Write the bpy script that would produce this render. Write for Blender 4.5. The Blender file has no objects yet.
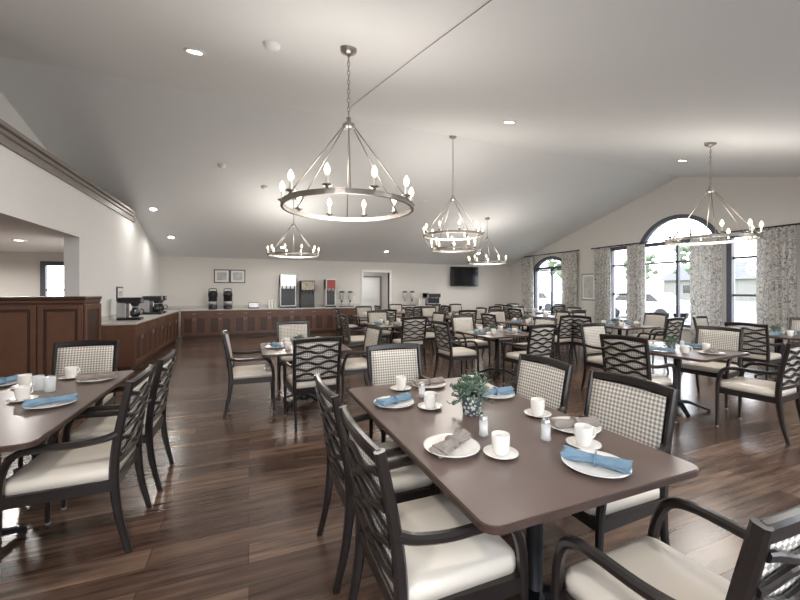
import bpy, bmesh, math, random
from mathutils import Vector, Matrix
from mathutils.geometry import tessellate_polygon
random.seed(7)
V=Vector
# ---------------------------------------------------------------- materials
def new_mat(name):
    m=bpy.data.materials.new(name); m.use_nodes=True
    nt=m.node_tree; b=nt.nodes['Principled BSDF']
    return m,nt,b
def mat(name,col,rough=.5,metal=0,var=.06,scale=8,bump=0,emit=0,ecol=None,spec=.5,coat=0):
    m,nt,b=new_mat(name)
    N=nt.nodes; L=nt.links
    tc=N.new('ShaderNodeTexCoord'); no=N.new('ShaderNodeTexNoise'); no.inputs['Scale'].default_value=scale
    L.new(tc.outputs['Object'],no.inputs['Vector'])
    mx=N.new('ShaderNodeMix'); mx.data_type='RGBA'
    mx.inputs['A'].default_value=(*[c*(1-var) for c in col],1); mx.inputs['B'].default_value=(*[min(1,c*(1+var)) for c in col],1)
    L.new(no.outputs['Fac'],mx.inputs['Factor']); L.new(mx.outputs['Result'],b.inputs['Base Color'])
    b.inputs['Roughness'].default_value=rough; b.inputs['Metallic'].default_value=metal
    b.inputs['Specular IOR Level'].default_value=spec
    b.inputs['Coat Weight'].default_value=coat
    if bump:
        bp=N.new('ShaderNodeBump'); bp.inputs['Strength'].default_value=bump; bp.inputs['Distance'].default_value=.002
        L.new(no.outputs['Fac'],bp.inputs['Height']); L.new(bp.outputs['Normal'],b.inputs['Normal'])
    if emit:
        b.inputs['Emission Color'].default_value=(*(ecol or col),1); b.inputs['Emission Strength'].default_value=emit
    return m
def mat_floor():
    m,nt,b=new_mat('wood_plank_floor'); N=nt.nodes; L=nt.links
    g=N.new('ShaderNodeNewGeometry')
    br=N.new('ShaderNodeTexBrick'); br.offset=.37; br.inputs['Scale'].default_value=1
    br.inputs['Brick Width'].default_value=1.4; br.inputs['Row Height'].default_value=.17
    br.inputs['Mortar Size'].default_value=.0022; br.inputs['Mortar Smooth'].default_value=.2
    br.inputs['Color1'].default_value=(.060,.036,.027,1); br.inputs['Color2'].default_value=(.150,.100,.074,1)
    br.inputs['Mortar'].default_value=(.03,.018,.014,1)
    L.new(g.outputs['Position'],br.inputs['Vector'])
    mp=N.new('ShaderNodeMapping'); mp.inputs['Scale'].default_value=(.8,11,1)
    L.new(g.outputs['Position'],mp.inputs['Vector'])
    no=N.new('ShaderNodeTexNoise'); no.inputs['Scale'].default_value=2.0; no.inputs['Detail'].default_value=7; no.inputs['Roughness'].default_value=.62
    L.new(mp.outputs['Vector'],no.inputs['Vector'])
    cr=N.new('ShaderNodeValToRGB'); cr.color_ramp.elements[0].position=.33; cr.color_ramp.elements[1].position=.70
    cr.color_ramp.elements[0].color=(.46,.43,.41,1); cr.color_ramp.elements[1].color=(1.6,1.5,1.4,1)
    L.new(no.outputs['Fac'],cr.inputs['Fac'])
    mx=N.new('ShaderNodeMix'); mx.data_type='RGBA'; mx.blend_type='MULTIPLY'; mx.inputs['Factor'].default_value=1
    L.new(br.outputs['Color'],mx.inputs['A']); L.new(cr.outputs['Color'],mx.inputs['B'])
    L.new(mx.outputs['Result'],b.inputs['Base Color'])
    mr=N.new('ShaderNodeMapRange'); mr.inputs['To Min'].default_value=.14; mr.inputs['To Max'].default_value=.30
    L.new(no.outputs['Fac'],mr.inputs['Value']); L.new(mr.outputs['Result'],b.inputs['Roughness'])
    bp=N.new('ShaderNodeBump'); bp.inputs['Strength'].default_value=.10; bp.inputs['Distance'].default_value=.003
    L.new(no.outputs['Fac'],bp.inputs['Height']); L.new(bp.outputs['Normal'],b.inputs['Normal'])
    return m
def mat_fabric(name,c1,c2,scale):
    m,nt,b=new_mat(name); N=nt.nodes; L=nt.links
    tc=N.new('ShaderNodeTexCoord'); mp=N.new('ShaderNodeMapping')
    mp.inputs['Rotation'].default_value=(.0,math.radians(45),0)
    L.new(tc.outputs['Object'],mp.inputs['Vector'])
    ck=N.new('ShaderNodeTexChecker'); ck.inputs['Scale'].default_value=scale
    ck.inputs['Color1'].default_value=(*c1,1); ck.inputs['Color2'].default_value=(*c2,1)
    sp=N.new('ShaderNodeSeparateXYZ'); cb=N.new('ShaderNodeCombineXYZ'); cb.inputs[1].default_value=.013
    L.new(mp.outputs['Vector'],sp.inputs[0]); L.new(sp.outputs[0],cb.inputs[0]); L.new(sp.outputs[2],cb.inputs[2])
    L.new(cb.outputs[0],ck.inputs['Vector']); L.new(ck.outputs['Color'],b.inputs['Base Color'])
    b.inputs['Roughness'].default_value=.85
    return m
def mat_curtain():
    m,nt,b=new_mat('curtain_leaf_print'); N=nt.nodes; L=nt.links
    g=N.new('ShaderNodeNewGeometry')
    vo=N.new('ShaderNodeTexNoise'); vo.inputs['Scale'].default_value=6.5; vo.inputs['Detail'].default_value=1.2; vo.inputs['Distortion'].default_value=2.4
    L.new(g.outputs['Position'],vo.inputs['Vector'])
    cr=N.new('ShaderNodeValToRGB'); e=cr.color_ramp.elements
    e[0].position=.43; e[0].color=(.74,.71,.66,1); e[1].position=.57; e[1].color=(.74,.71,.66,1)
    a=cr.color_ramp.elements.new(.5); a.color=(.20,.20,.21,1)
    L.new(vo.outputs['Fac'],cr.inputs['Fac']); L.new(cr.outputs['Color'],b.inputs['Base Color'])
    b.inputs['Roughness'].default_value=.9
    tr=N.new('ShaderNodeBsdfTranslucent'); L.new(cr.outputs['Color'],tr.inputs[0]); mx=N.new('ShaderNodeMixShader'); mx.inputs[0].default_value=.15
    L.new(b.outputs[0],mx.inputs[1]); L.new(tr.outputs[0],mx.inputs[2]); L.new(mx.outputs[0],N['Material Output'].inputs[0])
    return m
def mat_pot():
    m,nt,b=new_mat('pot_glazed_pattern'); N=nt.nodes; L=nt.links
    tc=N.new('ShaderNodeTexCoord'); vo=N.new('ShaderNodeTexVoronoi'); vo.inputs['Scale'].default_value=55; L.new(tc.outputs['Object'],vo.inputs['Vector'])
    cr=N.new('ShaderNodeValToRGB'); cr.color_ramp.interpolation='CONSTANT'; e=cr.color_ramp.elements
    e[0].color=(.60,.60,.58,1); e[1].position=.45; e[1].color=(.07,.085,.10,1)
    L.new(vo.outputs['Distance'],cr.inputs['Fac']); L.new(cr.outputs['Color'],b.inputs['Base Color']); b.inputs['Roughness'].default_value=.3
    return m
def mat_glass_pane():
    m=bpy.data.materials.new('window_glass'); m.use_nodes=True; nt=m.node_tree; N=nt.nodes; L=nt.links
    N.remove(N['Principled BSDF']); t=N.new('ShaderNodeBsdfTransparent'); gl=N.new('ShaderNodeBsdfGlossy'); gl.inputs['Roughness'].default_value=.02
    mx=N.new('ShaderNodeMixShader'); mx.inputs[0].default_value=.05; L.new(t.outputs[0],mx.inputs[1]); L.new(gl.outputs[0],mx.inputs[2])
    L.new(mx.outputs[0],N['Material Output'].inputs[0]); return m
def mat_tumbler():
    m,nt,b=new_mat('clear_glass'); b.inputs['Base Color'].default_value=(.9,.93,.95,1); b.inputs['Roughness'].default_value=.04
    b.inputs['Alpha'].default_value=.38; b.inputs['IOR'].default_value=1.45
    return m
M={}
M['floor']=mat_floor()
M['wall']=mat('wall_paint_greige',(.68,.65,.61),.85,var=.02)
M['wallw']=mat('wall_paint_white',(.76,.75,.73),.85,var=.02)
M['ceil']=mat('ceiling_paint',(.77,.77,.765),.9,var=.012,scale=3)
M['trimw']=mat('trim_white',(.78,.77,.75),.5,var=.02)
M['mould']=mat('crown_taupe',(.24,.21,.185),.5,var=.05)
M['wood']=mat('chair_espresso_wood',(.016,.012,.011),.28,var=.3,scale=20)
M['seat']=mat('seat_cream_vinyl',(.65,.585,.50),.38,var=.04,scale=6)
M['fab']=mat_fabric('chair_back_fabric',(.70,.65,.58),(.27,.25,.22),62)
M['top']=mat('table_laminate',(.125,.086,.072),.30,var=.12,scale=5)
M['edge']=mat('table_edge',(.055,.032,.026),.35)
M['iron']=mat('pedestal_black_iron',(.014,.015,.018),.4,metal=.3)
M['cherry']=mat('cherry_cabinet_wood',(.13,.058,.034),.38,var=.25,scale=7)
M['cherryd']=mat('cherry_wood_dark',(.055,.026,.018),.38,var=.3,scale=7)
M['counter']=mat('counter_laminate',(.54,.52,.49),.3,var=.12,scale=40)
M['nickel']=mat('brushed_nickel',(.36,.33,.30),.38,metal=.85,var=.1)
M['sleeve']=mat('candle_sleeve',(.80,.78,.73),.5)
M['bulb']=mat('bulb_glow',(1,.86,.65),.3,emit=3.2,ecol=(1,.80,.52))
M['lamp']=mat('downlight_lens',(1,.95,.85),.3,emit=20,ecol=(1,.96,.9))
M['china']=mat('white_china',(.80,.77,.72),.18,var=.02)
M['napb']=mat('napkin_blue',(.17,.27,.36),.85,var=.25,scale=30)
M['napt']=mat('napkin_taupe',(.27,.235,.21),.85,var=.2,scale=30)
M['pot']=mat_pot()
M['leaf']=mat('succulent_leaf',(.065,.12,.070),.5,var=.4,scale=25)
M['leafp']=mat('succulent_grey_green',(.19,.24,.19),.5,var=.3,scale=25)
M['glass']=mat_tumbler()
M['steel']=mat('stainless_steel',(.5,.5,.5),.28,metal=.9)
M['black']=mat('black_plastic',(.014,.014,.016),.3)
M['screen']=mat('screen_black',(.01,.011,.013),.12)
M['frame']=mat('window_frame_dark',(.085,.09,.115),.4)
M['curt']=mat_curtain()
M['pane']=mat_glass_pane()
M['rod']=mat('rod_dark',(.03,.028,.03),.4,metal=.5)
M['paper']=mat('art_paper',(.5,.5,.48),.7,var=.5,scale=6)
M['pframe']=mat('picture_frame_dark',(.05,.045,.045),.4)
M['red']=mat('drink_panel_red',(.35,.05,.04),.4)
M['colour']=mat('drink_panel_print',(.35,.30,.22),.4,var=.9,scale=14)
M['grass']=mat('lawn_grass',(.19,.22,.15),.9,var=.2,scale=2)
M['asph']=mat('parking_concrete',(.26,.26,.255),.9,var=.1)
M['foli']=mat('tree_foliage',(.15,.19,.12),.9,var=.5,scale=3)
M['bark']=mat('tree_bark',(.14,.12,.10),.9)
M['car']=mat('car_paint_silver',(.42,.44,.47),.25,metal=.5)
M['tyre']=mat('car_tyre',(.03,.03,.03),.8)
M['brick']=mat('house_siding',(.24,.23,.21),.8,var=.1)
M['roof']=mat('house_roof',(.12,.115,.115),.8,var=.2)
# ---------------------------------------------------------------- mesh builder
def cat(pts,n=6):
    P=[V(p) for p in pts]; P=[2*P[0]-P[1]]+P+[2*P[-1]-P[-2]]; out=[]
    for i in range(1,len(P)-2):
        for k in range(n):
            t=k/n; a,b,c,d=P[i-1],P[i],P[i+1],P[i+2]
            out.append(.5*((2*b)+(c-a)*t+(2*a-5*b+4*c-d)*t*t+(3*b-a-3*c+d)*t**3))
    out.append(P[-2]); return out
class MB:
    def __init__(s): s.bm=bmesh.new(); s.mats=[]
    def mi(s,k):
        if k not in s.mats: s.mats.append(k)
        return s.mats.index(k)
    def face(s,vs,k,smooth=False):
        try: f=s.bm.faces.new(vs)
        except ValueError: return None
        f.material_index=s.mi(k); f.smooth=smooth; return f
    def box(s,c,d,k,bev=0,rot=None,seg=1):
        r=bmesh.ops.create_cube(s.bm,size=1); vs=r['verts']
        for v in vs:
            v.co=V((v.co.x*d[0],v.co.y*d[1],v.co.z*d[2]))
        fs=set(f for v in vs for f in v.link_faces)
        for f in fs: f.material_index=s.mi(k)
        if bev:
            es=list(set(e for v in vs for e in v.link_edges))
            r=bmesh.ops.bevel(s.bm,geom=es,offset=bev,segments=seg,profile=.5,affect='EDGES')
            vs=list(set(list(r['verts'])+[v for v in vs if v.is_valid]))
            for f in r['faces']: f.material_index=s.mi(k); f.smooth=seg>1
        for v in vs:
            if rot: v.co=rot@v.co
            v.co+=V(c)
    def b2(s,x0,x1,y0,y1,z0,z1,k,bev=0,seg=1):
        s.box(((x0+x1)/2,(y0+y1)/2,(z0+z1)/2),(abs(x1-x0),abs(y1-y0),abs(z1-z0)),k,bev,seg=seg)
    def sweep(s,pts,sec,k,up=(0,0,1),scale=None,smooth=False,closed=False,cap=True):
        pts=[V(p) for p in pts]; up=V(up); n=len(pts); rings=[]
        for i,p in enumerate(pts):
            if closed: t=pts[(i+1)%n]-pts[i-1]
            else: t=pts[min(i+1,n-1)]-pts[max(i-1,0)]
            t.normalize(); sd=t.cross(up)
            if sd.length<1e-4: sd=t.cross(V((0,1,0)))
            sd.normalize(); u2=sd.cross(t); sc=scale[i] if scale else 1
            rings.append([s.bm.verts.new(p+sd*a*sc+u2*b*sc) for a,b in sec])
        m=len(sec)
        for i in range(n if closed else n-1):
            A=rings[i]; B=rings[(i+1)%n]
            for j in range(m): s.face([A[j],A[(j+1)%m],B[(j+1)%m],B[j]],k,smooth)
        if not closed and cap: s.face(rings[0],k); s.face(rings[-1][::-1],k)
    def bar(s,pts,w,h,k,up=(0,0,1),**kw):
        s.sweep(pts,[(-w/2,-h/2),(w/2,-h/2),(w/2,h/2),(-w/2,h/2)],k,up,**kw)
    def rbar(s,pts,w,h,k,up=(0,0,1),**kw):
        c=.28*min(w,h); x=w/2; y=h/2
        s.sweep(pts,[(-x+c,-y),(x-c,-y),(x,-y+c),(x,y-c),(x-c,y),(-x+c,y),(-x,y-c),(-x,-y+c)],k,up,**kw)
    def tube(s,pts,r,k,n=8,up=(0,0,1),**kw):
        s.sweep(pts,[(r*math.cos(a*2*math.pi/n),r*math.sin(a*2*math.pi/n)) for a in range(n)],k,up,smooth=True,**kw)
    def lathe(s,prof,k,c=(0,0,0),n=20,smooth=True):
        c=V(c); rings=[]
        for r,z in prof:
            if r<1e-5: rings.append([s.bm.verts.new(c+V((0,0,z)))])
            else: rings.append([s.bm.verts.new(c+V((r*math.cos(i*2*math.pi/n),r*math.sin(i*2*math.pi/n),z))) for i in range(n)])
        for A,B in zip(rings,rings[1:]):
            for i in range(n):
                j=(i+1)%n
                if len(A)==1 and len(B)==1: break
                if len(A)==1: s.face([A[0],B[j],B[i]],k,smooth)
                elif len(B)==1: s.face([A[i],A[j],B[0]],k,smooth)
                else: s.face([A[i],A[j],B[j],B[i]],k,smooth)
    def prism(s,pts,a,b,fn,k,holes=()):
        """extrude 2D polygon (with holes) between depth a and b; fn(p,q,depth)->xyz"""
        loops=[list(pts)]+[list(h) for h in holes]
        tr=tessellate_polygon([[V((p[0],p[1],0)) for p in l] for l in loops])
        flat=[p for l in loops for p in l]
        F=[s.bm.verts.new(fn(p[0],p[1],a)) for p in flat]; B=[s.bm.verts.new(fn(p[0],p[1],b)) for p in flat]
        for t in tr:
            s.face([F[i] for i in t],k); s.face([B[i] for i in reversed(t)],k)
        o=0
        for l in loops:
            n=len(l)
            for i in range(n):
                j=(i+1)%n; s.face([F[o+i],F[o+j],B[o+j],B[o+i]],k)
            o+=n
    def mesh(s,name):
        bmesh.ops.recalc_face_normals(s.bm,faces=s.bm.faces[:])
        me=bpy.data.meshes.new(name); s.bm.to_mesh(me); s.bm.free()
        for k in s.mats: me.materials.append(M[k])
        return me
    def obj(s,name,loc=(0,0,0),rz=0):
        return put(s.mesh(name),name,loc,rz)
def put(me,name,loc=(0,0,0),rz=0,sc=1):
    o=bpy.data.objects.new(name,me); o.location=loc; o.rotation_euler=(0,0,rz); o.scale=(sc,sc,sc)
    bpy.context.collection.objects.link(o); return o
def rrect(hx,hy,r,n=5):
    out=[]
    for cx,cy,a0 in ((hx-r,hy-r,0),(-hx+r,hy-r,90),(-hx+r,-hy+r,180),(hx-r,-hy+r,270)):
        for i in range(n+1):
            a=math.radians(a0+90*i/n); out.append((cx+r*math.cos(a),cy+r*math.sin(a)))
    return out
# ---------------------------------------------------------------- room shell
YB=13.5; YF=-.6; XR=10.7; XL=-2.56; YR=6.45; ZR=4.53; ZE=2.55
SL=(ZR-ZE)/(YB-YR)
def cz(y): return ZR-SL*abs(y-YR)
fYZ=lambda p,q,d:(d,p,q)
fXZ=lambda p,q,d:(p,d,q)
fXY=lambda p,q,d:(p,q,d)
b=MB(); b.b2(-9.2,10.95,YF-.15,16.2,-.12,0,'floor'); b.obj('floor')
b=MB(); b.prism([(YF-.15,cz(YF-.15)),(YR,ZR),(YB+.15,cz(YB+.15)),(YB+.15,cz(YB)+.15),(YR,ZR+.16),(YF-.15,cz(YF)+.15)],-3.42,10.9,fYZ,'ceil'); b.obj('ceiling')
def arch(y0,y1,z0,zs,zp,n=16):
    w=(y1-y0)/2; c=(y0+y1)/2; h=zp-zs; R=(w*w+h*h)/(2*h); a=math.asin(w/R) if h<w else math.pi/2
    pts=[(y0,z0),(y1,z0)]
    for i in range(n+1):
        t=a-2*a*i/n; pts.append((c+R*math.sin(t),zp-R+R*math.cos(t)))
    return pts
def rect(y0,y1,z0,z1): return [(y0,z0),(y1,z0),(y1,z1),(y0,z1)]
W=[(10.25,11.9,.55,2.35,2.72),(7.78,8.5,.55,2.78,None),(5.6,7.5,.55,2.8,3.46),(4.6,5.32,.55,2.78,None)]
holes=[arch(w[0],w[1],w[2],w[3],w[4]) if w[4] else rect(w[0],w[1],w[2],w[3]) for w in W]
b=MB(); b.prism([(YF,0),(YB,0),(YB,ZE),(YR,ZR),(YF,ZE)],XR,XR+.18,fYZ,'wall',holes); b.obj('wall_right')
DX0,DX1,DZ=3.98,5.02,2.16
b=MB(); b.prism([(XL-.2,0),(DX0,0),(DX0,DZ),(DX1,DZ),(DX1,0),(XR,0),(XR,ZE),(XL-.2,ZE)],YB,YB+.15,fXZ,'wall'); b.obj('wall_back')
FILL_W=[(-1.6,1.4),(2.2,5.2),(6.0,9.0)]  # added openings behind the camera, letting in daylight to brighten the ceiling
b=MB(); b.prism([(-9.2,0),(XR,0),(XR,ZE),(-9.2,ZE)],YF-.15,YF,fXZ,'wall',[rect(a,c,.5,2.35) for a,c in FILL_W]); b.obj('wall_front')
b=MB(); b.b2(XL-.2,XL,7.6,YB,0,2.36,'wallw'); b.obj('wall_left')
b=MB(); b.prism([(YF,2.36),(YB,2.36),(YB,ZE),(10.61,3.36),(2.29,3.36),(YF,ZE)],-3.42,XL,fYZ,'wallw'); b.obj('wall_left_soffit')
b=MB(); b.prism([(2.29,3.36),(10.61,3.36),(YR,ZR)],-3.42,-3.3,fYZ,'wallw'); b.obj('wall_left_upper')
b=MB()
b.b2(XL,XL+.10,2.75,10.4,3.28,3.34,'mould',.01); b.b2(XL,XL+.06,2.6,10.55,3.22,3.28,'mould',.01); b.b2(XL,XL+.03,2.5,10.7,3.12,3.22,'mould')
b.b2(-3.28,XL,2.75,10.4,3.36,3.38,'mould')
b.obj('trim_1')
# annex on the left
b=MB(); b.b2(-9.2,-3.42,YF-.15,13.65,2.36,2.46,'ceil'); b.obj('ceiling_annex')
b=MB(); b.b2(-9.35,-9.2,YF-.15,13.65,0,2.46,'wall'); b.obj('wall_annex_left')
b=MB(); b.prism([(-9.2,0),(XL-.2,0),(XL-.2,2.36),(-9.2,2.36)],11,11.12,fXZ,'wall',[rect(-4.35,-3.85,.9,2.1)]); b.obj('wall_annex_back')
def casing(b,loop,grow,d0,d1,k,fn):
    xs=[p[0] for p in loop]; ys=[p[1] for p in loop]; hx=(max(xs)-min(xs))/2; hy=(max(ys)-min(ys))/2; cx=(max(xs)+min(xs))/2; cy=(max(ys)+min(ys))/2
    g=lambda p,e:(cx+(p[0]-cx)*(hx+e)/hx,cy+(p[1]-cy)*(hy+e)/hy)
    b.prism([g(p,grow) for p in loop],d0,d1,fn,k,[[g(p,-.035) for p in loop]])
b=MB(); casing(b,rect(-4.35,-3.85,.9,2.1),.06,10.96,11.05,'frame',fXZ); b.b2(-4.35,-3.85,11.05,11.06,.9,2.1,'pane'); b.b2(-4.35,-3.85,11.02,11.08,1.48,1.52,'frame'); b.obj('window_5')
for i,w in enumerate(W):
    b=MB(); casing(b,holes[i],.07,XR-.03,XR+.08,'frame',fYZ)
    y0,y1,z0,zs,zp=w
    b.prism(holes[i],XR+.10,XR+.106,fYZ,'pane')
    b.b2(XR-.09,XR+.03,y0-.1,y1+.1,z0-.08,z0-.04,'trimw',.008)
    if zp:
        b.b2(XR+.03,XR+.12,y0,y1,zs-.05,zs+.05,'frame')
        c=(y0+y1)/2; b.b2(XR+.04,XR+.12,c-.03,c+.03,z0,zs,'frame')
    else: b.b2(XR+.04,XR+.12,y0,y1,1.35,1.40,'frame')
    b.b2(XR+.04,XR+.12,y0,y1,2.24,2.29,'frame')
    b.obj('window_%d'%(i+1))
for i,(a,c) in enumerate(FILL_W):  # frames and panes for the added, unseen fill windows
    b=MB(); casing(b,rect(a,c,.5,2.35),.07,YF-.09,YF+.03,'frame',fXZ); b.b2(a,c,YF-.11,YF-.105,.5,2.35,'pane')
    for x in (a+1,a+2): b.b2(x-.025,x+.025,YF-.1,YF-.02,.5,2.35,'frame')
    b.obj('window_%d'%(i+6))
# curtains
CUR=((11.85,12.5,6),(9.72,10.35,6),(8.4,8.98,6),(7.3,7.85,5),(5.42,6.1,6),(4.1,4.75,6))
def curtain(y0,y1,folds,z1=2.82):
    b=MB(); n=folds*8; cols=[]
    for i in range(n+1):
        t=i/n; y=y0+(y1-y0)*t; ph=2*math.pi*folds*t
        col=[]
        for j,z in enumerate((.03,.8,1.6,2.4,z1)):
            a=.060-.008*j; col.append(b.bm.verts.new((XR-.16+a*math.sin(ph)+.012*math.sin(ph*.37+j),y+.012*math.sin(ph*2+j),z)))
        cols.append(col)
    for A,B in zip(cols,cols[1:]):
        for j in range(4): b.face([A[j],B[j],B[j+1],A[j+1]],'curt',True)
    b.obj('curtain')
for a in CUR: curtain(*a)
def rod(y0,y1):
    b=MB(); z=2.87; x=XR-.16
    b.tube([(x,y0,z),(x,y1,z)],.016,'rod')
    for y in (y0,y1): b.lathe([(0,-.035),(.035,0),(0,.035)],'rod',(x,y,z),10)
    for y in (y0+.15,(y0+y1)/2,y1-.15): b.b2(x,XR,y-.01,y+.01,z-.012,z+.012,'rod')
    for c0,c1,f in CUR:
        if c0>=y0-.01 and c1<=y1+.01:
            for i in range(f+1):
                b.sweep([(x+.03*math.cos(a),c0+(c1-c0)*i/f,2.855+.03*math.sin(a)) for a in [k*math.pi/4 for k in range(8)]],[(.004,.004),(-.004,.004),(-.004,-.004),(.004,-.004)],'rod',up=(0,1,0),closed=True)
    b.obj('curtain_rod')
rod(9.62,12.6); rod(7.15,9.08); rod(3.95,6.2)
# baseboards
b=MB(); b.b2(XR-.02,XR,YF,YB,0,.12,'trimw',.004); b.obj('baseboard_right')
b=MB(); b.b2(7.6,XR-.02,YB-.02,YB,0,.12,'trimw',.004); b.obj('baseboard_back')
# corridor behind the door opening
b=MB(); b.b2(3.2,5.9,15.8,15.9,0,2.5,'wall'); b.b2(3.1,3.2,YB+.15,15.9,0,2.5,'wall'); b.b2(5.9,6.0,YB+.15,15.9,0,2.5,'wall'); b.b2(3.1,6.0,YB+.15,15.9,2.5,2.6,'ceil'); b.obj('wall_corridor')
b=MB()
for x0,x1 in ((DX0-.09,DX0),(DX1,DX1+.09)): b.b2(x0,x1,YB-.03,YB+.17,0,DZ+.09,'trimw',.005)
b.b2(DX0,DX1,YB-.03,YB+.17,DZ,DZ+.09,'trimw',.005); b.obj('trim_2')
b=MB(); b.b2(4.5,5.4,15.75,15.79,0,2.05,'wallw')
for z0,z1 in ((.2,.9),(1.05,1.9)): b.b2(4.62,5.28,15.735,15.75,z0,z1,'trimw',.006)
b.b2(4.42,4.5,15.73,15.79,0,2.12,'mould'); b.b2(5.4,5.48,15.73,15.79,0,2.12,'mould'); b.b2(4.5,5.4,15.73,15.79,2.05,2.12,'mould')
b.lathe([(0,0),(.03,.01),(.03,.03),(0,.04)],'nickel',(4.58,15.72,1.0),10); b.obj('door_1')
# ---------------------------------------------------------------- ceiling fittings
tilt=math.atan(SL)
def fitting(kind,x,y,z=None,lit=True,power=34):
    zz=cz(y) if z is None else z
    b=MB()
    if kind=='down':
        b.lathe([(.10,0),(.10,-.008),(.075,-.014),(.07,-.004)],'trimw'); b.lathe([(.072,-.006),(0,-.006)],'lamp')
        o=b.obj('recessed_downlight',(x,y,zz))
        if z is None: o.rotation_euler=((-1 if y>YR else 1)*tilt,0,0)
        l=bpy.data.lights.new('downlight_lamp','AREA'); l.shape='DISK'; l.size=.16; l.energy=power; l.color=(1,.96,.91); l.spread=math.radians(165)
        lo=bpy.data.objects.new('downlight_lamp',l); bpy.context.collection.objects.link(lo); lo.parent=o; lo.location=(0,0,-.03)
    else:
        b.lathe([(.075,0),(.075,-.02),(.06,-.045),(0,-.05)],'trimw'); 
        o=b.obj('smoke_detector',(x,y,zz)); o.rotation_euler=((-1 if y>YR else 1)*tilt,0,0)
for x,y,p in ((-.51,4.3,28),(3.56,4.5,28),(7.87,4.7,28),(-2.1,10.4,9),(-2.0,12.0,9),(1.0,12.4,22),(4.5,12.4,22),(8.2,12.2,22),(-.6,.6,28),(3.2,.6,28),(7.2,.8,28)): fitting('down',x,y,power=p)
for x,y in ((-3.66,8.4),(-6,6),(-5.5,9.3),(-5,3)): fitting('down',x,y,2.36,power=60)
for x,y in ((.19,3.55),(-.5,8.3),(.33,8.95),(4.3,8.9)): fitting('smoke',x,y)
b=MB(); b.tube([(1.32,-.4,cz(-.4)-.006),(1.36,3,cz(3)-.006),(1.42,5.5,cz(5.5)-.006)],.003,'mould',6); b.obj('ceiling_conduit')
# ---------------------------------------------------------------- chandeliers
def chandelier(x,y,zr,D=1.18,nc=10,tier2=None,rot=0,power=68):
    b=MB(); top=cz(y)-zr; hub=.72
    def ring(R,z,nc,off=0):
        N=48; c=[(R*math.cos(i*2*math.pi/N),R*math.sin(i*2*math.pi/N),z) for i in range(N)]
        b.bar(c,.012,.030,'nickel',closed=True,smooth=False)
        for zz in (z-.016,z+.016):
            b.bar([(p[0],p[1],zz) for p in c],.022,.007,'nickel',closed=True)
        for i in range(nc):
            a=off+(i+.5)*2*math.pi/nc; cx,cy=R*math.cos(a),R*math.sin(a)
            b.lathe([(0,.02),(.012,.02),(.012,.035),(.036,.042),(.038,.05),(.012,.05)],'nickel',(cx,cy,z),10)
            b.lathe([(.012,.05),(.012,.115),(0,.115)],'sleeve',(cx,cy,z),10)
            b.lathe([(0,.115),(.014,.125),(.025,.152),(.019,.18),(.008,.200),(0,.210)],'bulb',(cx,cy,z),10)
    R=D/2; ring(R,0,nc)
    for i in range(6):
        a=i*math.pi/3+.2; b.tube([(R*math.cos(a),R*math.sin(a),.01),(.04*math.cos(a),.04*math.sin(a),hub)],.006,'nickel',6)
    b.lathe([(.0,hub-.03),(.05,hub-.02),(.055,hub+.01),(.02,hub+.03),(.02,hub+.07),(0,hub+.08)],'nickel',n=12)
    if tier2:
        R2,z2=tier2; ring(R2,z2,8,.3)
        for i in range(6):
            a=i*math.pi/3+.2; b.tube([(R2*math.cos(a),R2*math.sin(a),z2),(R*math.cos(a),R*math.sin(a),0)],.005,'nickel',6)
    z=hub+.08; k=0
    while z<top-.05:
        L=.042
        pts=[]
        for j in range(8):
            a=j*math.pi/4; u=.011*math.cos(a); w=L/2*math.sin(a)*1.2
            pts.append((u,0,z+L/2+w) if k%2 else (0,u,z+L/2+w))
        b.tube(pts,.0035,'nickel',5,up=(0,1,0) if k%2 else (1,0,0),closed=True); z+=L*.95; k+=1
    b.lathe([(0,top-.06),(.03,top-.055),(.07,top-.03),(.075,top+.02)],'nickel',n=16)
    o=b.obj('chandelier',(x,y,zr),rot)
    l=bpy.data.lights.new('chandelier_glow','POINT'); l.energy=power; l.shadow_soft_size=.35; l.color=(1,.95,.88)
    lo=bpy.data.objects.new('chandelier_glow',l); bpy.context.collection.objects.link(lo); lo.parent=o; lo.location=(0,0,.12)
chandelier(.81,3.2,2.22,1.12,10,rot=.1,power=56)
chandelier(3.7,6.38,2.56,1.15,10,(.42,-.27),rot=.3,power=85)
chandelier(6.3,3.38,2.24,1.08,10,rot=.4,power=56)
chandelier(6.7,9.5,2.32,1.15,10,rot=.6)
chandelier(1.0,9.3,2.34,1.18,10,rot=.2,power=85)
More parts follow.
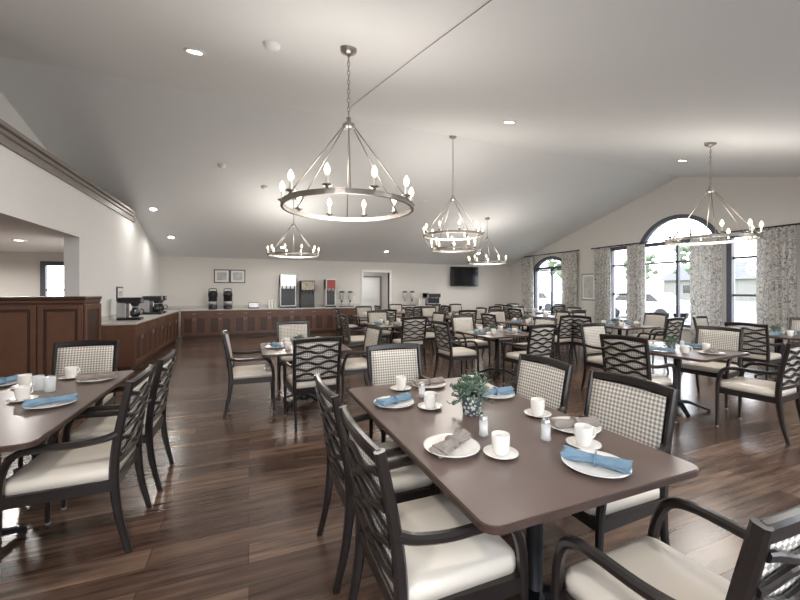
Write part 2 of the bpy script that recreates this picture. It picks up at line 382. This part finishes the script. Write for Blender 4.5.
# ---------------------------------------------------------------- chair
def make_chair():
    b=MB()
    for s in (-1,1):
        st=cat([(s*.235,-.315,0),(s*.235,-.265,.22),(s*.24,-.245,.45),(s*.245,-.265,.68),(s*.25,-.325,.98)],4)
        n=len(st); sc=[.75+.35*min(1,i/(n*.45)) if i<n*.5 else 1.1-.25*(i-n*.5)/(n*.5) for i in range(n)]
        b.rbar(st,.034,.044,'wood',up=(0,1,0),scale=sc)
        fl=cat([(s*.265,.245,0),(s*.265,.24,.25),(s*.268,.235,.45),(s*.275,.215,.57),(s*.282,.17,.645),(s*.285,.08,.668),(s*.278,-.08,.665),(s*.26,-.2,.672),(s*.245,-.262,.69)],4)
        n=len(fl); sc=[.75+.3*min(1,i/8) for i in range(n)]
        b.rbar(fl,.034,.036,'wood',up=(s,0,.01),scale=sc)
        b.lathe([(0,.0),(.016,.0),(.016,.012),(0,.012)],'nickel',(s*.265,.245,0),8)
        b.bar([(s*.245,-.235,.405),(s*.262,.23,.405)],.026,.06,'wood')
    b.bar([(-.24,-.245,.405),(.24,-.245,.405)],.026,.06,'wood'); b.bar([(-.262,.232,.405),(.262,.232,.405)],.026,.06,'wood')
    prof=[(1,.435),(1.0,.47),(.985,.488),(.93,.502),(.5,.510)]
    rings=[]
    for s_,z in prof:
        rings.append([b.bm.verts.new((p[0]*s_,p[1]*s_+.0,z)) for p in rrect(.248,.245,.05,4)])
    for A,B in zip(rings,rings[1:]):
        m=len(A)
        for j in range(m): b.face([A[j],A[(j+1)%m],B[(j+1)%m],B[j]],'seat',True)
    b.face(rings[-1],'seat',True); b.face(rings[0][::-1],'seat')
    def yb(z): 
        return -.247 if z<.5 else -.25-.016*((z-.5)/.18) if z<.68 else -.266-.059*((z-.68)/.30)
    G=[]
    nx,nz=6,6
    for side in (0,1):
        gg=[]
        for i in range(nx+1):
            col=[]
            for j in range(nz+1):
                x=-.225+.45*i/nx; z=.535+.40*j/nz
                bow=-.02*(1-(x/.225)**2); puff=.012*(1-(2*i/nx-1)**4)*(1-(2*j/nz-1)**4)
                y=yb(z)+bow+(.018+puff if side==0 else -.004)
                col.append(b.bm.verts.new((x,y,z)))
            gg.append(col)
        G.append(gg)
    for side in (0,1):
        for i in range(nx):
            for j in range(nz): b.face([G[side][i][j],G[side][i+1][j],G[side][i+1][j+1],G[side][i][j+1]],'fab',True)
    for j in range(nz):
        for i in (0,nx): b.face([G[0][i][j],G[0][i][j+1],G[1][i][j+1],G[1][i][j]],'wood')
    for i in range(nx):
        for j in (0,nz): b.face([G[0][i][j],G[0][i+1][j],G[1][i+1][j],G[1][i][j]],'wood')
    def curve(zf,w,h,dy,n=12):
        pts=[]
        for i in range(n+1):
            x=-.24+.48*i/n; z=zf(x); pts.append((x,yb(z)-.02*(1-(x/.24)**2)+dy,z))
        b.rbar(pts,w,h,'wood',up=(0,-.2,1))
    curve(lambda x:.955+.012*math.cos(x*6.5),.030,.055,0)
    curve(lambda x:.525,.026,.035,0)
    # undulating ladder slats, alternately bowed
    for k in range(6):
        z0=.583+.062*k; sg=1 if k%2 else -1
        curve(lambda x:z0+sg*.0145*math.cos(2*math.pi*x/.24),.018,.026,-.018,20)
    return b.mesh('dining_chair')
CH=make_chair()
def chair(x,y,face_deg):
    return put(CH,'dining_chair',(x,y,0),-math.radians(face_deg))
# ---------------------------------------------------------------- tables
def make_table(hx,hy,cols):
    b=MB()
    b.prism(rrect(hx,hy,.06,6),.722,.746,fXY,'edge'); 
    b.prism(rrect(hx-.006,hy-.006,.055,6),.746,.75,fXY,'top')
    for cy in cols:
        b.lathe([(0,.722),(.17,.722),(.17,.708),(.05,.70),(.038,.68),(.038,.12),(.06,.10),(.06,.05),(0,.05)],'iron',(0,cy,0),16)
        for k in range(4):
            a=math.pi/4+k*math.pi/2; c,s=math.cos(a),math.sin(a)
            p=cat([(.03*c,cy+.03*s,.10),(.12*c,cy+.12*s,.10),(.23*c,cy+.23*s,.06),(.34*c,cy+.34*s,.022)],4)
            b.bar(p,.05,.036,'iron',scale=[1-.25*i/(len(p)-1) for i in range(len(p))])
            b.lathe([(0,0),(.02,0),(.02,.01),(0,.012)],'iron',(.33*c,cy+.33*s,0),8)
    return b.mesh('dining_table')
TR=make_table(.5475,.907,(-.5,.5)); TS=make_table(.535,.535,(0,))
# ---------------------------------------------------------------- tableware meshes
b=MB(); b.lathe([(0,.004),(.07,.004),(.075,0),(.078,.003),(.125,.016),(.133,.019),(.133,.022),(.122,.019),(.08,.009),(0,.008)],'china',n=32); PLATE=b.mesh('dinner_plate')
b=MB(); b.lathe([(0,.003),(.04,.003),(.043,0),(.07,.012),(.078,.015),(.078,.018),(.045,.007),(0,.006)],'china',n=24); SAUCER=b.mesh('saucer')
b=MB(); b.lathe([(0,0),(.028,0),(.030,.004),(.036,.02),(.040,.05),(.041,.088),(.0395,.092),(.037,.088),(.036,.05),(.030,.01),(0,.008)],'china',n=20)
b.tube(cat([(.038,0,.076),(.058,0,.078),(.07,0,.06),(.064,0,.036),(.038,0,.024)],4),.0055,'china',8,up=(0,1,0)); MUG=b.mesh('coffee_mug')
def napkin(k):
    # rolled cloth: spiral folds, flared ends, cinched by a band in the middle
    b=MB(); n=28; rings=[]; m=40
    for i in range(n+1):
        t=-1+2*i/n; fl=abs(t)**1.3; w=.021+.022*fl; h=.017+.006*fl
        r=[]
        for j in range(m):
            a=2*math.pi*j/m; f=1+.13*math.sin(6*a+t*5)+.06*math.sin(11*a-t*3)
            r.append(b.bm.verts.new((t*.125+.008*math.sin(4*a)*abs(t),w*math.cos(a)*f,.021+h*math.sin(a)*f)))
        rings.append(r)
    for A,B in zip(rings,rings[1:]):
        for j in range(m): b.face([A[j],A[(j+1)%m],B[(j+1)%m],B[j]],k,True)
    b.face(rings[0],k); b.face(rings[-1][::-1],k)
    b.bar([(0,.025*math.cos(j*math.pi/8),.021+.0205*math.sin(j*math.pi/8)) for j in range(16)],.024,.003,k,up=(1,0,0),closed=True)
    return b.mesh('cloth_napkin')
NB=napkin('napb'); NT=napkin('napt')
b=MB(); b.lathe([(0,0),(.024,0),(.027,.004),(.022,.03),(.024,.075),(.02,.085)],'glass',n=14); b.lathe([(.003,.06),(.021,.06),(.019,.005),(0,.005)],'china',n=12); b.lathe([(.021,.083),(.021,.098),(.012,.108),(0,.11)],'steel',n=14); SALT=b.mesh('salt_shaker')
b=MB(); b.lathe([(0,0),(.028,0),(.030,.003),(.036,.11),(.0345,.11),(.028,.008),(0,.008)],'glass',n=20); GLASS=b.mesh('drinking_glass')
def planter():
    b=MB(); b.lathe([(0,0),(.04,0),(.045,.01),(.055,.07),(.052,.095),(.047,.095),(.048,.08),(0,.08)],'pot',n=20)
    rnd=random.Random(3)
    def leaf(base,d,L,w,k):
        d=V(d).normalized(); up=V((0,0,1)); sd=d.cross(up)
        if sd.length<.01: sd=V((1,0,0))
        sd.normalize(); u=sd.cross(d)
        pts=[base+d*L*t+u*(.25*L*math.sin(t*2)) for t in (0,.25,.55,.8,1)]
        b.sweep(pts,[(w,0),(0,w*.35),(-w,0),(0,-w*.35)],k,up=tuple(u),scale=[.4,1,1,.6,.08],smooth=True)
    for (cx,cy,czz,R,k) in ((0,0,.125,.055,'leafp'),(.05,.02,.12,.05,'leaf'),(-.045,.02,.125,.045,'leaf'),(.01,-.05,.11,.05,'leafp'),(-.02,.055,.11,.05,'leaf'),(.085,-.01,.10,.045,'leafp'),(.03,.05,.15,.04,'leaf')):
        for ring,(n,el) in enumerate(((4,1.2),(6,.8),(8,.4),(8,.05))):
            for i in range(n):
                a=2*math.pi*i/n+ring*.4; e=el
                leaf(V((cx,cy,czz)),(math.cos(a)*math.cos(e),math.sin(a)*math.cos(e),math.sin(e)),R*(1.1-.1*(3-ring)),.012,k)
    for i in range(34):
        a=rnd.random()*6.28; e=rnd.uniform(-.6,1.3); L=rnd.uniform(.06,.14)
        base=V((0,0,.10)); d=V((math.cos(a)*math.cos(e),math.sin(a)*math.cos(e),math.sin(e)))
        tip=base+d*L+V((0,0,-.02 if e<0 else 0)); b.tube([base,tip],.0022,'leaf',5)
        for q in range(6):
            p=base+(tip-base)*(.4+.12*q); leaf(p,(rnd.uniform(-1,1),rnd.uniform(-1,1),rnd.uniform(-.5,1)),.024,.007,'leaf' if q%2 else 'leafp')
    return b.mesh('succulent_planter')
PLANT=planter()
ZT=.75
def setting(x,y,ang,blue,mx,my,cup=True):
    put(PLATE,'dinner_plate',(x,y,ZT)); put(NB if blue else NT,'cloth_napkin',(x,y,ZT+.0125),ang)
    if cup:
        put(SAUCER,'saucer',(mx,my,ZT)); put(MUG,'coffee_mug',(mx,my,ZT+.0065),ang+.9)
# main table
TX,TY=1.2395,1.884
put(TR,'dining_table',(TX,TY,0))
chair(.715,1.39,90); chair(.715,2.07,90); chair(1.74,1.52,-90); chair(1.74,2.2,-90)
chair(1.25,2.97,183); chair(1.295,.80,-2)
setting(.88,2.28,.35,True,1.066,2.125); setting(.885,1.54,.55,False,1.06,1.40)
setting(1.36,1.155,-1.0,True,1.49,1.332); setting(1.63,1.52,-.25,False,1.60,1.76)
setting(1.62,2.2,-.1,True,1.55,2.42); setting(1.30,2.62,.1,False,1.06,2.60)
put(SALT,'salt_shaker',(1.12,1.62,ZT)); put(SALT,'salt_shaker',(1.38,1.46,ZT)); put(SALT,'salt_shaker',(1.12,2.36,ZT))
put(PLANT,'succulent_planter',(1.25,1.93,ZT),.4,1.2)
# left table
put(TR,'dining_table',(-1.53,3.28,0))
chair(-.95,2.80,-90); chair(-.93,3.50,-90); chair(-1.5,4.32,180); chair(-2.05,2.85,90); chair(-2.05,3.6,90)
setting(-1.19,3.10,.3,True,-1.42,3.3); setting(-1.17,3.82,.1,False,-1.40,3.98)
setting(-1.80,3.9,1.2,True,-1.60,3.75); setting(-1.80,3.2,1.2,False,-1.75,2.96)
for x,y in ((-1.46,3.60),(-1.36,3.52),(-1.5,2.95)): put(GLASS,'drinking_glass',(x,y,ZT))
# square tables
def sq(x,y,rot=0,offs=(.8,.8,.8,.8),sides=(0,1,2,3),detail=1,only=None):
    put(TS,'dining_table',(x,y,0),rot)
    for i in sides:
        a=i*math.pi/2+rot; r=offs[i]+random.uniform(-.01,.05)
        dx,dy=[(0,-1),(1,0),(0,1),(-1,0)][i]
        c,s=math.cos(rot),math.sin(rot); dx,dy=dx*c-dy*s,dx*s+dy*c
        face=math.degrees(math.atan2(-dx,-dy))
        chair(x+dx*r,y+dy*r,face+random.uniform(-5,5))
        px,py=x+dx*.36,y+dy*.36
        if detail>=1:
            put(PLATE,'dinner_plate',(px,py,ZT)); put(NB if i%2 else NT,'cloth_napkin',(px,py,ZT+.0125),rot+i*math.pi/2+.2)
        mx,my=x+dx*.22-dy*.2,y+dy*.22+dx*.2
        put(MUG,'coffee_mug',(mx,my,ZT),a)
    put(SALT,'salt_shaker',(x+.10,y,ZT)); 
    if detail: put(PLANT,'succulent_planter',(x-.06,y+.03,ZT),0,.8)
sq(.68,5.1,0,(.68,.65,.92,.64))
sq(5.0,3.05,.08,(.78,.78,.85,.80))
sq(8.35,3.45,.05)
sq(7.3,5.6,.0)
sq(4.05,5.45,0,(.75,.8,.8,.8))
sq(6.0,6.9,.05)
sq(2.95,7.7,0)
sq(5.2,9.3,.0,detail=0); sq(7.9,8.4,.05,detail=0); sq(3.4,10.4,0,detail=0); sq(7.2,11.0,.05,detail=0); sq(9.3,10.4,0,detail=0); sq(5.0,11.7,0,(.75,.75,.75,.75),detail=0)
# ---------------------------------------------------------------- cabinets
def cabinet(name,L,n,loc,rz,depth=.6,H=.9,k='cherry'):
    """front faces -Y local, runs along +X from 0..L, back at y=depth"""
    b=MB(); b.b2(0,L,.02,depth,.1,H-.04,k); b.b2(.03,L-.03,.08,depth,0,.1,'cherryd')
    b.b2(-.02,L+.02,-.02,depth,H-.04,H,'counter',.006)
    w=L/n
    for i in range(n):
        x0=i*w+.02; x1=(i+1)*w-.02
        b.b2(x0,x1,0,.02,H-.20,H-.06,k,.004); b.box(((x0+x1)/2,-.012,H-.13),(.10,.012,.012),'nickel')
        m=(x0+x1)/2
        for a,c in ((x0,m-.005),(m+.005,x1)):
            z0,z1=.13,H-.22; t=.06
            b.b2(a,a+t,0,.02,z0,z1,k,.003); b.b2(c-t,c,0,.02,z0,z1,k,.003); b.b2(a+t,c-t,0,.02,z0,z0+t,k,.003); b.b2(a+t,c-t,0,.02,z1-t,z1,k,.003)
            b.b2(a+t,c-t,.012,.022,z0+t,z1-t,'cherryd')
        for hx in (m-.03,m+.03): b.box((hx,-.012,H-.30),(.012,.012,.08),'nickel')
    return b.obj(name,loc,rz)
cabinet('base_cabinet',4.6,5,(XL+.62,8.2,0),math.pi/2,depth=.60)
cabinet('buffet_cabinet',5.75,8,(-1.9,12.88,0),0,depth=.60)
cabinet('sideboard_cabinet',2.3,3,(5.25,12.93,0),0,depth=.55)
b=MB(); b.b2(XL+.0,3.85,YB-.02,YB,.9,1.0,'counter'); b.obj('trim_3')
b=MB(); b.b2(XL,XL+.02,8.2,YB-.02,.9,1.0,'counter'); b.obj('trim_4')
# host cabinet
b=MB(); X0,X1,Y0,Y1,H=-3.9,-2.28,6.93,7.58,1.40
b.b2(X0,X1,Y0,Y1,0,H-.05,'cherryd'); b.b2(X0-.03,X1+.03,Y0-.03,Y1,H-.05,H,'cherryd',.012)
b.b2(X0-.015,X1+.015,Y0-.015,Y1,H-.09,H-.05,'cherry',.006); b.b2(X0-.01,X1+.01,Y0-.012,Y1,0,.12,'cherryd',.005)
n=3; w=(X1-X0)/n
for i in range(n):
    a,c=X0+i*w,X0+(i+1)*w; t=.07
    for z0,z1 in ((.14,1.28),):
        b.b2(a+.01,a+t,Y0-.02,Y0,z0,z1,'cherry',.004); b.b2(c-t,c-.01,Y0-.02,Y0,z0,z1,'cherry',.004); b.b2(a+t,c-t,Y0-.02,Y0,z0,z0+.06,'cherry',.004); b.b2(a+t,c-t,Y0-.02,Y0,z1-.06,z1,'cherry',.004)
        b.b2(a+t+.04,c-t-.04,Y0-.012,Y0,z0+.1,z1-.1,'cherry',.004)
b.b2(X1,X1+.02,Y0,Y0+.08,.14,1.28,'cherry',.004); b.b2(X1,X1+.02,Y1-.08,Y1,.14,1.28,'cherry',.004); b.b2(X1,X1+.02,Y0+.08,Y1-.08,.14,.22,'cherry',.004); b.b2(X1,X1+.02,Y0+.08,Y1-.08,1.20,1.28,'cherry',.004)
b.obj('paneled_host_stand')
# ---------------------------------------------------------------- appliances
def coffee_maker(x,y,z,rz):
    b=MB(); b.b2(-.13,.13,-.2,.2,0,.05,'black',.01); b.b2(-.13,.13,.05,.2,.05,.38,'steel',.008); b.b2(-.13,.13,-.2,.2,.33,.45,'black',.015)
    b.lathe([(0,.06),(.06,.06),(.085,.10),(.085,.17),(.05,.22),(.055,.25),(0,.25)],'screen',(0,-.08,0),16); b.tube(cat([(.0,-.16,.21),(0,-.22,.2),(0,-.22,.12),(0,-.165,.10)],3),.01,'black',6,up=(1,0,0))
    b.lathe([(0,.26),(.05,.27),(.08,.33),(0,.33)],'black',(0,-.08,0),14); b.b2(-.06,.06,-.205,-.2,.36,.42,'steel')
    return b.obj('coffee_maker',(x,y,z),rz)
coffee_maker(XL+.35,9.0,.9,math.pi/2); coffee_maker(XL+.35,10.9,.9,math.pi/2); coffee_maker(XL+.35,11.35,.9,math.pi/2)
def airpot(x,y,z):
    b=MB(); b.lathe([(0,0),(.11,0),(.115,.02),(.11,.04),(.11,.32),(.12,.34),(.12,.42),(.09,.47),(0,.48)],'black',n=20)
    b.lathe([(.112,.10),(.114,.10),(.114,.20),(.112,.20)],'steel',n=20)
    b.tube(cat([(0,-.11,.40),(0,-.17,.40),(0,-.19,.34)],3),.018,'black',8,up=(1,0,0)); b.box((0,-.15,.015),(.16,.2,.03),'black',.008)
    b.tube(cat([(-.1,0,.42),(-.08,0,.53),(.08,0,.53),(.1,0,.42)],4),.01,'black',6,up=(0,1,0))
    o=b.obj('coffee_airpot',(x,y,z),0); o.scale=(1.15,1.15,1.2)
airpot(-1.05,13.1,.9); airpot(-.62,13.1,.9)
def dispenser(name,x,y,z,w,h,d,body,panel,n=4):
    b=MB(); b.b2(-w/2,w/2,-d/2+.1,d/2,0,h,body,.012); b.b2(-w/2,w/2,-d/2,d/2,h*.62,h,body,.015); b.b2(-w/2,w/2,-d/2,0,0,.06,'black',.008)
    b.b2(-w/2+.02,w/2-.02,-d/2-.006,-d/2,h*.66,h-.03,panel)
    b.b2(-w/2+.03,w/2-.03,-d/2+.09,-d/2+.1,.08,h*.58,'black')
    for i in range(n):
        cx=-w/2+w*(i+.5)/n; b.lathe([(0,h*.62),(.018,h*.62),(.014,h*.54),(.01,h*.5),(0,h*.5)],'black',(cx,-d/2+.05,0),8)
        b.box((cx,-d/2-.012,h*.64),(.03,.015,.05),'black',.004)
    b.obj(name,(x,y,z))
dispenser('beverage_dispenser',1.22,13.15,.9,.52,1.12,.55,'steel','steel',4)
dispenser('juice_dispenser',1.86,13.15,.9,.46,.92,.5,'black','colour',4)
dispenser('soft_drink_dispenser',2.65,13.15,.9,.34,.98,.5,'trimw','red',3)
def cereal(x,y,z):
    b=MB(); b.b2(-.25,.25,-.13,.13,0,.03,'black',.005)
    for s in (-.15,.15):
        b.lathe([(0,.22),(.04,.23),(.09,.3),(.09,.5),(.07,.54)],'glass',(s,0,0),16); b.lathe([(0,.24),(.07,.3),(.08,.45),(0,.45)],'colour',(s,0,0),14); b.lathe([(.095,.5),(.095,.54),(.02,.56),(0,.58)],'black',(s,0,0),16)
        b.tube([(s,.1,.03),(s,.1,.4)],.012,'steel'); b.lathe([(0,.16),(.03,.17),(.03,.22),(0,.23)],'black',(s,0,0),10)
    b.obj('cereal_dispenser',(x,y,z))
cereal(3.25,13.2,.9); cereal(5.7,13.2,.9)
dispenser('beverage_dispenser',6.7,13.2,.9,.55,.48,.5,'steel','black',3)
b=MB()
b.b2(-.16,.16,-.12,.12,.02,.2,'steel',.02,2); b.b2(-.11,.11,-.06,-.03,.2,.202,'black'); b.b2(-.11,.11,.03,.06,.2,.202,'black'); b.b2(-.165,.165,-.125,.125,0,.025,'black',.005); b.box((.17,0,.13),(.02,.05,.02),'black')
b.obj('toaster',(.15,13.15,.9))
def cups(x,y,z):
    b=MB()
    for q in range(3):
        for i in range(5): b.lathe([(.03,i*.05),(.04,i*.05+.06),(.042,i*.05+.062),(.035,i*.05+.03)],'china',(q*.1,0,0),14)
    b.obj('paper_cup_stack',(x,y,z))
cups(.62,13.15,.9); cups(6.1,13.1,.9)
# television
b=MB(); b.b2(-.66,.66,-.03,.03,-.40,.40,'black',.01); b.b2(-.64,.64,-.034,-.03,-.38,.38,'screen'); b.b2(-.12,.12,.03,.13,-.1,.1,'black')
b.obj('wall_television',(8.3,13.36,2.06),.0)
def picture(x,y,z,w,h,rz,parts=1):
    b=MB(); t=.03
    for i in range(parts):
        a=-w/2+i*w/parts+.005; c=a+w/parts-.01
        b.b2(a,c,-.01,.012,-h/2,h/2,'pframe',.004); b.b2(a+t,c-t,-.014,-.01,-h/2+t,h/2-t,'trimw'); b.b2(a+t+.06,c-t-.06,-.017,-.014,-h/2+t+.06,h/2-t-.06,'paper')
    b.obj('framed_picture',(x,y,z),rz)
picture(-.58,YB-.015,1.95,.95,.44,0,2)
picture(XR-.015,9.34,1.6,.56,.90,-math.pi/2); picture(XR-.015,3.7,1.6,.6,.85,-math.pi/2)
picture(XL+.015,9.6,1.42,.4,.3,math.pi/2)
b=MB(); b.b2(-.05,.05,-.01,.01,-.07,.07,'trimw',.004); b.b2(-.01,.01,-.018,-.01,-.02,.02,'trimw'); b.obj('light_switch',(3.6,YB-.01,1.2))
# ---------------------------------------------------------------- outside
b=MB(); b.b2(10.95,90,-60,90,-.3,-.15,'grass'); b.b2(13,32,-60,90,-.15,-.14,'asph'); b.b2(-40,10.95,-60,-.76,-.3,-.15,'asph'); b.obj('ground_outside')
def tree(x,y,h):
    b=MB(); b.tube([(0,0,-.15),(.1,0,h*.3),(0,.1,h*.55)],.14,'bark',8); r=random.Random(int(x*7+y))
    for i in range(40):
        c=V((r.uniform(-1,1)*h*.28,r.uniform(-1,1)*h*.28,h*(.42+.5*r.random()))); R=h*r.uniform(.035,.08)
        q=bmesh.ops.create_icosphere(b.bm,subdivisions=2,radius=R)
        for v in q['verts']: v.co=v.co*(1+r.uniform(-.3,.3))+c
        for f in set(f for v in q['verts'] for f in v.link_faces): f.material_index=b.mi('foli')
    b.obj('tree',(x,y,0))
for x,y,h in ((56,31,8),(60,43,8),(58,56,9),(54,18,6)): tree(x,y,h)
b=MB(); b.b2(-6,6,-12,12,-.15,3.2,'brick'); b.prism([(-6.6,3.2),(6.6,3.2),(0,6.2)],-12.5,12.5,fXZ,'roof')
for y in (-8,-3,3,8): b.b2(-6.05,-5.99,y-.7,y+.7,1,2.3,'screen')
b.obj('neighbour_house',(76,33,0))
b=MB()
b.prism([(-2.2,.3),(-2.25,.75),(-1.5,.85),(-.9,1.35),(.9,1.38),(1.6,.9),(2.2,.8),(2.3,.35)],-.85,.85,lambda p,q,d:(d,p,q),'car')
b.prism([(-1.3,.88),(-.85,1.27),(.85,1.3),(1.35,.9)],-.87,.87,lambda p,q,d:(d,p,q),'screen')
for y in (-1.4,1.4):
    for s in (-.8,.8):
        b.tube([(s-.12,y,.18),(s+.12,y,.18)],.33,'tyre',16)
CAR=b.mesh('parked_car')
put(CAR,'parked_car',(21,14.5,0)); put(CAR,'parked_car',(21.5,23,0))
# ---------------------------------------------------------------- world + lights
w=bpy.data.worlds.new('sky'); bpy.context.scene.world=w; w.use_nodes=True
bg=w.node_tree.nodes['Background']; tc=w.node_tree.nodes.new('ShaderNodeTexCoord'); sp=w.node_tree.nodes.new('ShaderNodeSeparateXYZ'); cr=w.node_tree.nodes.new('ShaderNodeValToRGB')
cr.color_ramp.elements[0].color=(.95,.97,1,1); cr.color_ramp.elements[1].color=(.7,.82,1,1)
w.node_tree.links.new(tc.outputs['Generated'],sp.inputs[0]); w.node_tree.links.new(sp.outputs[2],cr.inputs[0]); w.node_tree.links.new(cr.outputs[0],bg.inputs[0])
bg.inputs[1].default_value=7.5
l=bpy.data.lights.new('corridor_lamp','AREA'); l.size=.5; l.energy=24; lo=bpy.data.objects.new('corridor_lamp',l); lo.location=(4.5,14.7,2.45); bpy.context.collection.objects.link(lo)
# ---------------------------------------------------------------- camera
cam=bpy.data.cameras.new('camera'); co=bpy.data.objects.new('camera',cam); bpy.context.collection.objects.link(co)
cam.lens=16.8; cam.sensor_width=36; cam.shift_y=-10/800; cam.clip_start=.05; cam.clip_end=300
co.location=(0,0,1.5); co.rotation_euler=(math.radians(90),0,-math.radians(22.04))
bpy.context.scene.camera=co
bpy.context.scene.view_settings.view_transform='Standard'
